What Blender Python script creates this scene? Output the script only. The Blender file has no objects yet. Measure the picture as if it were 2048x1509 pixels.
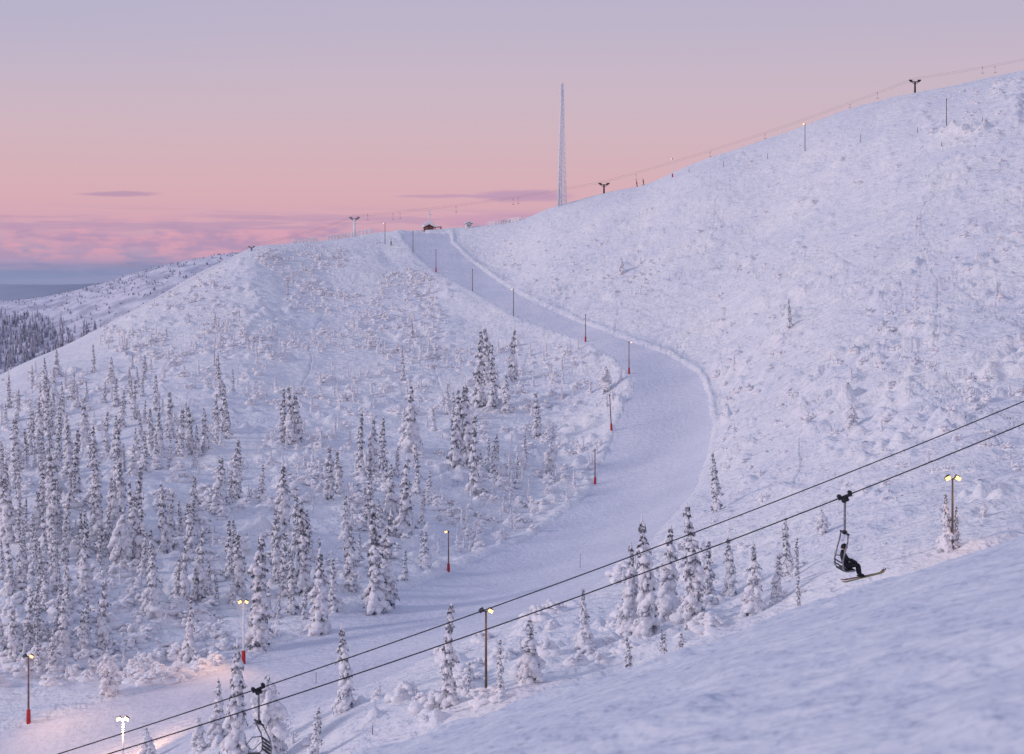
import bpy, bmesh, math, random
import numpy as np
from mathutils import Vector, Matrix
rnd=random.Random(11); rng=np.random.default_rng(11)
scn=bpy.context.scene; COL=scn.collection
scn.view_settings.view_transform='Standard'; scn.view_settings.look='None'; scn.view_settings.exposure=0; scn.view_settings.gamma=1
F=2048*60/36; CX=1024.0; HY=575.0
def KS(px,py): return (px-CX)/F,(HY-py)/F
def lin(c):
    return tuple(((v/255)/12.92 if v/255<=.04045 else ((v/255+.055)/1.055)**2.4) for v in c)

# ------------------------------------------------------------------ mesh helpers
class MB:
    def __init__(s): s.v=[]; s.f=[]; s.n=0; s.mi=[]
    def add(s,v,f,mi=0):
        v=np.asarray(v,float)
        s.v.append(v); s.f+= [tuple(i+s.n for i in q) for q in f]; s.n+=len(v); s.mi+=[mi]*len(f)
        return s
    def tube(s,pts,rad,n=8,mi=0):
        pts=[Vector(p) for p in pts]; m=len(pts)
        if not hasattr(rad,'__len__'): rad=[rad]*m
        vs=[]; prev=None
        for i,p in enumerate(pts):
            t=(pts[min(i+1,m-1)]-pts[max(i-1,0)]).normalized()
            if prev is None:
                a=Vector((0,0,1)) if abs(t.z)<.9 else Vector((1,0,0))
                u=t.cross(a).normalized()
            else: u=(prev-t*prev.dot(t)).normalized()
            prev=u; w=t.cross(u)
            for j in range(n):
                a=2*math.pi*j/n; vs.append(p+(u*math.cos(a)+w*math.sin(a))*rad[i])
        fs=[]
        for i in range(m-1):
            for j in range(n):
                a=i*n+j; b=i*n+(j+1)%n; fs.append((a,b,b+n,a+n))
        fs.append(tuple(reversed(range(n)))); fs.append(tuple(range((m-1)*n,m*n)))
        return s.add([tuple(v) for v in vs],fs,mi)
    def box(s,c,d,rot=None,bev=.0,mi=0):
        bm=bmesh.new(); bmesh.ops.create_cube(bm,size=1)
        for v in bm.verts: v.co=Vector((v.co.x*d[0],v.co.y*d[1],v.co.z*d[2]))
        if bev: bmesh.ops.bevel(bm,geom=bm.edges[:],offset=bev,segments=2,affect='EDGES',profile=.5)
        M=rot if rot is not None else Matrix.Identity(3)
        vs=[tuple(M@v.co+Vector(c)) for v in bm.verts]; fs=[tuple(v.index for v in f.verts) for f in bm.faces]
        bm.free(); return s.add(vs,fs,mi)
    def blob(s,c,ax,jit=.15,t=None,rg=None,mi=0):
        tv,tf=t or ICO2
        q=tv*(1+(rg or rng).uniform(-jit,jit,(len(tv),1)))
        return s.add(q@np.asarray(ax,float)+np.asarray(c,float),tf,mi)
    def mesh(s,name,mats,smooth=True):
        me=bpy.data.meshes.new(name)
        V=np.concatenate(s.v); me.from_pydata(V.tolist(),[],s.f); 
        for m in (mats if isinstance(mats,(list,tuple)) else [mats]): me.materials.append(m)
        me.polygons.foreach_set('material_index',s.mi)
        if smooth: me.polygons.foreach_set('use_smooth',[True]*len(s.f))
        me.update(); return me
def ico(n):
    bm=bmesh.new(); bmesh.ops.create_icosphere(bm,subdivisions=n,radius=1)
    v=np.array([tuple(x.co) for x in bm.verts]); f=[tuple(a.index for a in q.verts) for q in bm.faces]; bm.free(); return v,f
ICO1=ico(1); ICO2=ico(2); ICO3=ico(3)
def link(name,data,parent=None,loc=None):
    o=bpy.data.objects.new(name,data); COL.objects.link(o)
    if parent: o.parent=parent
    if loc is not None: o.location=loc
    return o
def part(name,mb,mat,parent,smooth=True): return link(name,mb.mesh(name,mat,smooth),parent)
def tag(o,label=None,cat=None,group=None,kind=None):
    if label: o['label']=label
    if cat: o['category']=cat
    if group: o['group']=group
    if kind: o['kind']=kind
    return o
def thing(name,label,cat,loc=(0,0,0),rz=0,group=None):
    o=link(name,None,None,loc); o.rotation_euler=(0,0,rz); o.empty_display_size=.5
    return tag(o,label,cat,group)

# ------------------------------------------------------------------ materials
def base_mat(name,col,rough=.7,metal=0):
    m=bpy.data.materials.new(name); m.use_nodes=True; nt=m.node_tree; b=nt.nodes['Principled BSDF']
    b.inputs['Base Color'].default_value=(*col,1); b.inputs['Roughness'].default_value=rough; b.inputs['Metallic'].default_value=metal
    b.inputs['Specular IOR Level'].default_value=.2
    return m,nt,b
def noisy(name,c1,c2,scale,lo=.4,hi=.6,rough=.8,metal=0,bumps=(),detail=2,stretch=None):
    m,nt,b=base_mat(name,c1,rough,metal)
    tc=nt.nodes.new('ShaderNodeTexCoord'); src=tc.outputs['Object']
    if stretch:
        mp=nt.nodes.new('ShaderNodeMapping'); mp.inputs['Scale'].default_value=stretch; nt.links.new(src,mp.inputs[0]); s2=mp.outputs[0]
    else: s2=src
    n=nt.nodes.new('ShaderNodeTexNoise'); n.inputs['Scale'].default_value=scale; n.inputs['Detail'].default_value=detail; nt.links.new(s2,n.inputs['Vector'])
    r=nt.nodes.new('ShaderNodeValToRGB'); r.color_ramp.elements[0].position=lo; r.color_ramp.elements[1].position=hi
    r.color_ramp.elements[0].color=(*c1,1); r.color_ramp.elements[1].color=(*c2,1)
    nt.links.new(n.outputs['Fac'],r.inputs[0]); nt.links.new(r.outputs[0],b.inputs['Base Color'])
    prev=None
    for bp in bumps:
        sc,dist,det=bp[:3]; v=src
        if len(bp)>3:
            mp=nt.nodes.new('ShaderNodeMapping'); mp.inputs['Scale'].default_value=bp[3]; mp.inputs['Rotation'].default_value=(0,0,bp[4]); nt.links.new(src,mp.inputs[0]); v=mp.outputs[0]
        q=nt.nodes.new('ShaderNodeTexNoise'); q.inputs['Scale'].default_value=sc; q.inputs['Detail'].default_value=det; nt.links.new(v,q.inputs['Vector'])
        bu=nt.nodes.new('ShaderNodeBump'); bu.inputs['Strength'].default_value=1; bu.inputs['Distance'].default_value=dist
        nt.links.new(q.outputs['Fac'],bu.inputs['Height'])
        if prev: nt.links.new(prev.outputs[0],bu.inputs['Normal'])
        prev=bu
    if prev: nt.links.new(prev.outputs[0],b.inputs['Normal'])
    return m
M={}
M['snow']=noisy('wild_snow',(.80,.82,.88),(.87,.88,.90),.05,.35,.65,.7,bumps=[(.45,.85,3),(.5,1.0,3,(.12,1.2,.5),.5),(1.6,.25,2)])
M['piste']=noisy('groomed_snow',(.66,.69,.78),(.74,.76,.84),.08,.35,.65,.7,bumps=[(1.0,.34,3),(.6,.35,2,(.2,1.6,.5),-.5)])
M['near']=noisy('near_snow_shaded',(.66,.71,.80),(.74,.78,.85),.9,.35,.65,.7,bumps=[(1.6,.24,3),(6,.05,2)])  # foreground shade painted in: same snow with a darker, bluer albedo
M['treesnow']=noisy('tree_snow',(.62,.63,.69),(.87,.87,.90),18,.36,.54,.8,detail=4)
M['shrubsnow']=noisy('shrub_snow',(.74,.75,.80),(.88,.88,.91),4,.34,.5,.8,detail=3)
M['needle']=noisy('frosted_needles',(.09,.095,.11),(.50,.51,.56),16,.36,.62,.9,detail=3)
M['bark']=noisy('spruce_bark',(.06,.045,.035),(.22,.2,.19),12,.4,.7,.9)
M['twig']=noisy('frosted_twigs',(.36,.38,.45),(.74,.75,.81),5,.34,.6,.9)
M['steel']=noisy('galvanised_steel',(.16,.17,.19),(.3,.3,.32),6,.4,.6,.5,.3)
M['dark']=noisy('dark_metal',(.02,.022,.028),(.045,.047,.055),9,.4,.6,.5,.3)
M['cable']=noisy('wire_rope',(.015,.017,.022),(.04,.04,.05),8,.4,.6,.55,.3)
M['fine']=noisy('frosted_rope',(.20,.18,.21),(.30,.27,.31),2,.4,.6,.7)
M['wood']=noisy('pole_wood',(.12,.085,.065),(.20,.145,.11),6,.35,.65,.85,stretch=(4,4,.4))
M['polered']=noisy('rusty_pole',(.17,.085,.08),(.27,.17,.16),3,.4,.6,.7)
M['pad']=noisy('red_pad',(.38,.03,.035),(.50,.06,.06),4,.4,.6,.6)
M['rime']=noisy('rime_ice',(.72,.72,.76),(.88,.88,.90),1.5,.35,.6,.75)
M['redwall']=noisy('red_timber',(.16,.045,.04),(.24,.08,.07),6,.35,.65,.8,stretch=(1,1,6))
M['brown']=noisy('brown_timber',(.15,.09,.06),(.26,.17,.10),5,.35,.65,.8)
M['black']=noisy('black_fabric',(.012,.013,.018),(.03,.03,.04),12,.4,.6,.8)
M['grey']=noisy('grey_fabric',(.16,.17,.2),(.24,.25,.28),10,.4,.6,.8)
M['redcloth']=noisy('red_fabric',(.25,.04,.05),(.35,.08,.08),10,.4,.6,.8)
M['skin']=noisy('skin',(.5,.3,.23),(.58,.36,.28),20,.4,.6,.6)
M['lens']=noisy('goggle_lens',(.03,.03,.05),(.07,.06,.1),20,.4,.6,.2)
M['pinkski']=noisy('pink_ski',(.22,.07,.10),(.32,.12,.15),6,.4,.6,.4)
M['yellowski']=noisy('yellow_ski',(.22,.23,.07),(.30,.31,.11),6,.4,.6,.4)
M['glass']=noisy('window_glass',(.03,.035,.05),(.07,.07,.09),3,.4,.6,.2)
M['farsnow']=noisy('far_snow_hazed',(.50,.52,.62),(.74,.75,.84),.06,.38,.58,.9,detail=5,bumps=[(.06,4,3)])  # scrub speckle, plus blue distance haze painted into the base colour
M['lowland']=noisy('far_lowland_hazed',(.30,.34,.44),(.46,.51,.62),.0006,.40,.6,.9,detail=4,stretch=(1,.3,1))  # aerial haze painted as a dark blue-grey base colour
M['farforest']=noisy('far_forest_hazed',(.20,.21,.27),(.50,.51,.60),.3,.36,.60,.9,detail=3)  # frosted trees, with bluish haze tinted into their colour
def emis(name,col,st):
    m,nt,b=base_mat(name,(.3,.3,.3)); b.inputs['Emission Color'].default_value=(*col,1); b.inputs['Emission Strength'].default_value=st; return m
M['lamp']=emis('lamp_glass',(1,.54,.15),2.8); M['lampdim']=emis('lamp_glass_dim',(1,.8,.6),1.0); M['lampoff']=base_mat('lamp_glass_off',(.12,.12,.13),.3)[0]

# ------------------------------------------------------------------ terrain
def h2(ix,iy,seed):
    n=(ix.astype(np.int64)*374761393+iy.astype(np.int64)*668265263+seed*974711)&0xffffffff
    n=((n^(n>>13))*1274126177)&0xffffffff; n=n^(n>>16); return n/4294967295.0
def vn(x,y,seed=0):
    x=np.asarray(x,float);y=np.asarray(y,float)
    xi=np.floor(x);yi=np.floor(y);fx=x-xi;fy=y-yi
    fx=fx*fx*fx*(fx*(fx*6-15)+10);fy=fy*fy*fy*(fy*(fy*6-15)+10)
    a=h2(xi,yi,seed);b=h2(xi+1,yi,seed);c=h2(xi,yi+1,seed);d=h2(xi+1,yi+1,seed)
    return (a*(1-fx)+b*fx)*(1-fy)+(c*(1-fx)+d*fx)*fy
def fbm(x,y,seed=0,o=4):
    s=0;a=.5;t=0
    for i in range(o):
        s=s+a*(vn(x*2**i+7.3*i,y*2**i-3.1*i,seed+i)-.5);t+=a;a*=.5
    return s/t
def sst(a,b,x):
    t=np.clip((x-a)/(b-a),0,1); return t*t*(3-2*t)
SKY=[(-400,915,400),(-200,832,430),(0,752,460),(60,722,475),(130,692,490),(200,656,515),(300,600,550),(400,545,590),(480,506,615),(520,492,630),(650,480,660),(740,464,680),(780,462,690),(860,459,700),(950,453,690),(1040,440,680),(1110,412,670),(1200,388,650),(1290,370,620),(1400,322,605),(1500,290,600),(1600,255,595),(1700,217,590),(1800,191,580),(1900,173,575),(2048,141,570),(2250,100,560),(2450,62,555)]
CP=SKY+[(872,545,620),(945,582,580),(1027,632,530),(1170,683,480),(1257,748,425),(1222,860,390),(1190,967,360),(1060,1075,318),(900,1142,290),(640,1250,246),(490,1325,228),(57,1445,208),
(905,485,670),(1000,565,600),(1150,640,515),(1340,710,445),(1415,780,405),(1425,850,375),(1415,920,345),(1350,1030,295),(1260,1120,258),(1000,1250,210),(720,1380,190),(430,1480,180),
(0,1300,228),(0,1100,280),(0,900,360),(200,1200,255),(200,1000,310),(200,800,410),(400,1150,270),(400,950,335),(400,750,440),(400,640,510),(600,1100,285),(600,900,360),(600,700,490),(600,570,590),(800,1000,325),(800,800,430),(800,620,560),(1000,900,375),(1000,750,455),(1100,1000,345),(1120,830,410),
(1000,500,645),(1290,500,545),(1290,600,500),(1500,420,540),(1500,560,465),(1500,700,410),(1500,850,345),(1500,1000,270),(1500,1120,215),(1700,350,520),(1700,500,440),(1700,700,355),(1700,880,280),(1700,1040,205),(1700,1150,165),(1900,300,480),(1900,500,405),(1900,700,320),(1900,880,245),(1900,1085,165),(2100,450,395),(2100,700,300),(2100,950,200),
(1500,1225,165),(1280,1265,168),(1060,1365,160),(895,1410,160),(692,1420,170),(545,1530,165),(250,1540,185),(-200,1540,200),(-300,1300,230),(-300,1000,330),(2350,500,380),(2350,800,260)]
pts=[]
for px,py,d in CP:
    k,s=KS(px,py); pts.append((k,math.log(d),s*d))
for px,d,z in [(-300,110,-54),(500,110,-49),(1000,110,-44),(1500,110,-38),(2100,110,-31),(2350,110,-28),(-300,65,-52),(500,65,-50),(1000,65,-46),(1500,65,-42),(2350,65,-38),
   (-300,40,-52),(1000,40,-50),(2350,40,-44),(-300,800,-105),(200,800,-50),(500,800,-12),(860,800,5),(1100,800,14),(1300,800,30),(1600,800,48),(2000,800,66),(2350,800,72),
   (-300,1050,-170),(200,1050,-150),(500,1050,-110),(860,1050,-80),(1100,1050,-60),(1300,1050,-45),(1600,1050,-30),(2000,1050,-20),(2350,1050,-20)]:
    pts.append(((px-CX)/F,math.log(d),z))
P=np.array(pts); PX=P[:,:2]*np.array([2.2,1.0]); PZ=P[:,2]
def tphi(r2): return np.where(r2>1e-12,.5*r2*np.log(np.maximum(r2,1e-12)),0)
n=len(PX); A=np.zeros((n+3,n+3)); dd=((PX[:,None]-PX[None])**2).sum(-1)
A[:n,:n]=tphi(dd)+np.eye(n)*2e-4; A[:n,n]=1;A[:n,n+1:]=PX;A[n,:n]=1;A[n+1:,:n]=PX.T
W=np.linalg.solve(A,np.concatenate([PZ,np.zeros(3)]))
def hill(k,ld):
    x=k*2.2;y=ld; z=W[n]+W[n+1]*x+W[n+2]*y
    for i in range(n): z=z+W[i]*tphi((x-PX[i,0])**2+(y-PX[i,1])**2)
    return z
NC=1000
KC=np.linspace((-300-CX)/F,(2350-CX)/F,NC)
D=np.concatenate([np.exp(np.linspace(math.log(4),math.log(46),240))[:-1],np.exp(np.linspace(math.log(46),math.log(125),45))[:-1],np.exp(np.linspace(math.log(125),math.log(730),640))[:-1],np.linspace(730,1080,40)])
NR=len(D)
gk=np.linspace(KC[0],KC[-1],140); gl=np.linspace(math.log(4),math.log(1080),260)
cz=hill(*np.meshgrid(gk,gl))
def up(c):
    ki=np.clip((KC-gk[0])/(gk[1]-gk[0]),1,len(gk)-3); i=ki.astype(int); t=ki-i
    def cr(p0,p1,p2,p3,t): return p1+.5*t*(p2-p0+t*(2*p0-5*p1+4*p2-p3+t*(3*(p1-p2)+p3-p0)))
    a=cr(c[:,i-1],c[:,i],c[:,i+1],c[:,i+2],t[None])
    li=np.clip((np.log(D)-gl[0])/(gl[1]-gl[0]),1,len(gl)-3); j=li.astype(int); u=(li-j)[:,None]
    return cr(a[j-1],a[j],a[j+1],a[j+2],u)
ZH=up(cz)
KK,DD=np.meshgrid(KC,D); XX=KK*DD; YY=DD
wn=sst(55,95,DD); ZH=ZH*wn+(-70.0)*(1-wn)
pxc=KC*F+CX
skp=np.array(SKY)
tgt=(HY-np.interp(pxc,skp[:,0],skp[:,1]))/F; crd=np.interp(pxc,skp[:,0],skp[:,2])
for it in range(3):
    rs=D>300
    ss=(ZH[rs]/D[rs][:,None]); cur=ss.max(0); dl=tgt-cur
    dl=np.convolve(np.pad(dl,12,mode='edge'),np.ones(25)/25,'valid')
    w=sst(0,1,(DD-(crd[None]-200))/150)
    ZH=ZH+dl[None]*DD*w
# near slope
ZN=-1.93-.104*YY-.00265*YY**2+.335*XX*(1-sst(40,110,YY)*.2)
ZN=ZN-np.maximum(0,YY-90)*.8
def smax(a,b,k): 
    h=np.clip(.5+.5*(a-b)/k,0,1); return b*(1-h)+a*h+k*h*(1-h)
Z0=smax(ZH,ZN,2.0)
PXV=KK*F+CX; PYV=HY-Z0/DD*F
LEFT=[(800,466),(812,485),(830,507),(872,545),(945,582),(1027,632),(1100,660),(1170,683),(1225,715),(1257,748),(1262,775),(1248,815),(1226,862),(1210,920),(1192,967),(1150,1010),(1060,1075),(900,1144),(770,1192),(640,1252),(490,1326),(330,1370),(180,1410),(57,1447),(-320,1530)]
RIGHT=[(900,466),(904,487),(940,520),(1000,565),(1060,600),(1150,640),(1250,678),(1340,710),(1395,745),(1415,785),(1425,850),(1415,920),(1390,985),(1345,1035),(1265,1120),(1150,1195),(1000,1250),(850,1320),(720,1380),(560,1432),(430,1480),(330,1530),(-100,1640)]
POLY=LEFT+RIGHT[::-1]
def inside(x,y):
    c=np.zeros(x.shape,bool); m=len(POLY)
    for i in range(m):
        x1,y1=POLY[i];x2,y2=POLY[(i+1)%m]
        if y1==y2: continue
        q=((y1>y)!=(y2>y))&(x<(x2-x1)*(y-y1)/(y2-y1)+x1); c^=q
    return c
def pdist(x,y,L):
    b=np.full(x.shape,1e9)
    for (x1,y1),(x2,y2) in zip(L[:-1],L[1:]):
        dx,dy=x2-x1,y2-y1; t=np.clip(((x-x1)*dx+(y-y1)*dy)/(dx*dx+dy*dy),0,1)
        b=np.minimum(b,(x-x1-t*dx)**2+(y-y1-t*dy)**2)
    return np.sqrt(b)
valid=(DD>150)&(DD<705)
wob=fbm(XX/9,YY/9,88,3)*8
INS=inside(PXV+wob,PYV+wob*.5)&valid
dL=pdist(PXV+wob,PYV+wob*.5,LEFT)*DD/F; dR=pdist(PXV+wob,PYV+wob*.5,RIGHT)*DD/F
bd=np.minimum(dL,dR); 
off=np.where(INS,0,sst(0,4,np.where(valid,bd,99)))
far=(sst(60,140,DD))
rr=sst(0,1,(DD-(crd[None]-40))/40)
crestw=1-.6*rr
nz=fbm(XX/45,YY/45,3,3)*2.8+fbm(XX/11,YY/11,9,3)*1.5
a=.45; u=XX*math.cos(a)+YY*math.sin(a)*.6; v=-XX*math.sin(a)+YY*math.cos(a)
rgt=sst(900,1250,PXV)
nz+=((.5-np.abs(fbm(u/16,v/3.2,21,3)))*1.1-.55)*(1+1.2*rgt) + fbm(XX/3.2,YY/3.2,31,2)*(.40-.08*rgt)
Z=Z0+far*crestw*nz*(.05+.95*off)
outR=(~INS)&valid&(PYV<1060)
Z+=np.where(outR&(dR<dL),.55*np.exp(-((dR-.7)/.65)**2)*(.45+.7*vn(XX/4,YY/4,5))*(1-.75*sst(760,960,PYV)),0)
Z+=np.where((~INS)&valid&(dL<dR),-1.3*sst(1.5,9,dL)*(1-sst(9,40,dL))+.35*np.exp(-((dL-.8)/.9)**2),0)
Z+=np.where(INS,far*(fbm(XX/7,YY/7,44,3)*.30+fbm(XX/2.2,YY/2.2,47,2)*.12),0)
# near slope relief
nr=1-sst(45,70,DD)
lump=np.clip(fbm(XX/1.1,YY/1.3,57,3)-.02,0,1)
Z+=nr*(fbm(XX/6,YY/6,51,3)*.30+lump*.34*sst(.42,.68,vn(XX/4+3,YY/5,59))+fbm(XX/.45,YY/.6,63,2)*.04)
def hitg(Zg,px,py,dmin=120):
    k,s=KS(px,py); j=(k-KC[0])/(KC[1]-KC[0]); j=min(max(j,0),NC-1.001); i=int(j); t=j-i
    r0=np.searchsorted(D,dmin); zc=Zg[r0:,i]*(1-t)+Zg[r0:,i+1]*t; dd_=D[r0:]; sc=zc/dd_
    w=np.where(sc>=s)[0]
    if len(w)==0:
        m=int(np.argmax(np.where(dd_>250,sc,-9))); return Vector((k*dd_[m],dd_[m],zc[m]))
    m=w[0]
    if m==0: return Vector((k*dd_[0],dd_[0],zc[0]))
    f=(s-sc[m-1])/(sc[m]-sc[m-1]+1e-12); d=dd_[m-1]+(dd_[m]-dd_[m-1])*f
    return Vector((k*d,d,s*d))
def skyy(px): return float(np.interp(px,skp[:,0],skp[:,1]))
def onpiste(px,py,mg=6):
    x=np.array([float(px)]);y=np.array([float(py)])
    return bool(inside(x,y)[0]) or min(pdist(x,y,LEFT)[0],pdist(x,y,RIGHT)[0])<mg
def edgey(px): return 575+826-.335*(px-1024)
def sample(zone,count,thr=.42,sc=(70,45),seed=5,mg=9):
    x0,x1,y0,y1=zone; out=[];tries=0
    while len(out)<count and tries<count*12:
        tries+=1; px=rnd.uniform(x0,x1);py=rnd.uniform(y0,y1)
        if py<skyy(px)+6 or onpiste(px,py,mg) or py>edgey(px)-4: continue
        if float(vn(np.array([px/sc[0]]),np.array([py/sc[1]]),seed)[0])<thr*rnd.uniform(.8,1.2): continue
        out.append((px,py))
    return out
mounds=[]
for zone,cnt,ra,ha in [((230,900,500,720),330,(.8,1.8),(.4,1.2)),((1430,2060,600,1000),430,(.8,2.0),(.4,1.2)),((950,2060,250,600),260,(.7,2.0),(.4,1.1)),((1840,2060,160,270),120,(.8,2.0),(.5,1.2)),((560,1250,690,1150),280,(.7,1.7),(.5,1.2)),((0,560,740,1350),280,(.7,1.7),(.5,1.2)),((650,1600,1080,1450),110,(.5,1.2),(.3,.9)),((1400,2060,1000,1150),50,(.5,1.0),(.2,.5))]:
    for px,py in sample(zone,cnt,.5):
        p=hitg(Z,px,py); q=min(1,max(.45,p.y/330)) if px>1430 else 1
        mounds.append((p.x,p.y,rnd.uniform(*ra)*q,rnd.uniform(*ha)*q,px,py))
for x0,y0,r,h,_,_ in mounds:
    k0=x0/y0; a0,a1=np.searchsorted(D,[y0-2.2*r,y0+2.2*r]); b0,b1=np.searchsorted(KC,[k0-2.2*r/y0,k0+2.2*r/y0])
    q=((XX[a0:a1,b0:b1]-x0)**2+(YY[a0:a1,b0:b1]-y0)**2)/(r*r)
    Z[a0:a1,b0:b1]+=h*np.exp(-q**1.5)
def hit(px,py,dmin=120): return hitg(Z,px,py,dmin)
# ski tracks: shallow grooves wandering over the slopes
def groove(pl,dep):
    for (ax,ay),(bx,by) in zip(pl[:-1],pl[1:]):
        m=max(2,int(math.hypot(bx-ax,by-ay)/2))
        for i in range(m):
            t=i/m; px=ax+(bx-ax)*t; py=ay+(by-ay)*t
            k=KS(px,py)[0]; j=int(round((k-KC[0])/(KC[1]-KC[0])))
            p=hit(px,py); r=int(np.searchsorted(D,p.y))
            if 2<r<NR-2 and 1<j<NC-2 and not INS[r,j]: GR[r-1:r+2,j]-=dep*np.array([.5,1,.5]); GR[r-1:r+2,j+1]+=dep*.5*np.array([.5,1,.5])
GR=np.zeros_like(Z)
def wander(px,py,ang,n,step,turn):
    pl=[(px,py)]
    for i in range(n):
        ang+=rnd.uniform(-turn,turn); px+=math.cos(ang)*step; py+=math.sin(ang)*step*.6
        if py<skyy(px)+8 or px<0 or px>2060 or py>edgey(px)-10: break
        pl.append((px,py))
    return pl
for i in range(60):
    groove(wander(rnd.uniform(1000,2040),rnd.uniform(300,800),rnd.choice([.6,2.4,2.7,.3])+rnd.uniform(-.3,.3),30,14,.25),.24)
for i in range(22):
    groove(wander(rnd.uniform(300,1150),rnd.uniform(520,950),rnd.choice([.9,2.0,2.5])+rnd.uniform(-.3,.3),22,12,.3),.22)
Z+=np.clip(GR,-.3,.15)
# build meshes
V=np.stack([XX,YY,Z],-1).reshape(-1,3)
ii,jj=np.meshgrid(np.arange(NR-1),np.arange(NC-1),indexing='ij')
Q=np.stack([ii*NC+jj,ii*NC+jj+1,(ii+1)*NC+jj+1,(ii+1)*NC+jj],-1)
fi=INS[:-1,:-1]&INS[1:,:-1]&INS[:-1,1:]&INS[1:,1:]
nearm=np.repeat((D[:-1]<46)[:,None],NC-1,1)
def gridobj(name,verts,quads,mat):
    u,inv=np.unique(quads.reshape(-1),return_inverse=True); vv=verts[u]; q=inv.reshape(-1,4)
    me=bpy.data.meshes.new(name); me.vertices.add(len(vv)); me.vertices.foreach_set('co',vv.astype(np.float32).reshape(-1))
    me.loops.add(q.size); me.loops.foreach_set('vertex_index',q.astype(np.int32).reshape(-1))
    me.polygons.add(len(q)); me.polygons.foreach_set('loop_start',np.arange(0,q.size,4,dtype=np.int32))
    try: me.polygons.foreach_set('loop_total',np.full(len(q),4,np.int32))
    except Exception: pass
    me.polygons.foreach_set('use_smooth',np.ones(len(q),bool)); me.materials.append(mat); me.update(calc_edges=True); me.validate()
    return link(name,me)
tag(gridobj('snowy_hillside',V,Q[(~fi)&(~nearm)],M['snow']),'snow covered fell hillside rising to the skyline on the right','hillside',kind='structure')
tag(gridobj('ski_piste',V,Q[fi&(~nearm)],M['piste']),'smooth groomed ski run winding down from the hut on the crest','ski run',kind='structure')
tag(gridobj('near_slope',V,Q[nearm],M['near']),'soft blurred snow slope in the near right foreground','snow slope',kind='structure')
# distant land
fk=np.linspace((-1500-CX)/F,(3600-CX)/F,640); fd=np.concatenate([np.linspace(860,2200,260),np.exp(np.linspace(math.log(2230),math.log(32000),110))])
FK,FD=np.meshgrid(fk,fd); FX=FK*FD; fpx=fk*F+CX
rp=np.array([(-1500,730),(-600,670),(-200,622),(0,602),(100,592),(200,568),(300,537),(380,521),(460,511),(600,505),(800,520),(1100,560),(1500,600),(3600,700)])
rz=(HY-np.interp(fpx,rp[:,0],rp[:,1]))/F*1500
wv=np.exp(-((FD-1500)/420)**2)
FZ=(-175+fbm(FX/900,FD/900,71,3)*60)*(1-wv)+rz[None]*wv+(fbm(FX/60,FD/60,77,4)*6+fbm(FX/9,FD/9,79,2)*2.0)*sst(900,1100,FD)*(1-sst(2500,5000,FD))
FZ+=sst(9000,14000,FD)*(fbm(FX/3500,FD/3500,81,4)*330+90)
FV=np.stack([FX,FD,FZ],-1).reshape(-1,3); nC=len(fk); a_,b_=np.meshgrid(np.arange(len(fd)-1),np.arange(nC-1),indexing='ij')
FQ=np.stack([a_*nC+b_,a_*nC+b_+1,(a_+1)*nC+b_+1,(a_+1)*nC+b_],-1); fm=fd[:-1]<2200
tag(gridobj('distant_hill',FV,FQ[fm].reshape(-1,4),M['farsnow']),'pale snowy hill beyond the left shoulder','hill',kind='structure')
tag(gridobj('far_lowland_hazed',FV,FQ[~fm].reshape(-1,4),M['lowland']),'far blue grey lowland and fells at the left horizon','lowland',kind='structure')
# distant forest, one mass
mb=MB()
for i in range(9000):
    px=rnd.uniform(-260,470); d=rnd.uniform(1100,1520)
    k=(px-CX)/F; ci=int(np.argmin(abs(fk-k))); ri=int(np.searchsorted(fd,d)); ri=min(ri,len(fd)-1)
    z=FZ[ri,ci]; py=HY-z/d*F
    if py>840: continue
    low=min(1,max(0,(py-622-px*.10)/40))
    dens=low*min(1,max(.0,1.25-(px+40)/260))*.85
    small=rnd.random()>dens
    if small and rnd.random()>.24: continue
    h=rnd.uniform(5,10) if not small else rnd.uniform(1.2,2.8); r=h*(rnd.uniform(.13,.2) if not small else .45); x=k*d
    for t0,t1,q in ((0,.55,1),(.25,.8,.75),(.55,1,.5)):
        vs=[(x+r*q*math.cos(j*1.2566+i)*rnd.uniform(.7,1.2),d+r*q*math.sin(j*1.2566+i),z-1+h*t0) for j in range(5)]+[(x,d,z-1+h*t1)]
        mb.add(vs,[(j,(j+1)%5,5) for j in range(5)])
fo=link('distant_forest',mb.mesh('distant_forest',M['farforest'],False)); tag(fo,'grey far forest on the distant hill at the left edge','forest',kind='stuff')

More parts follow.
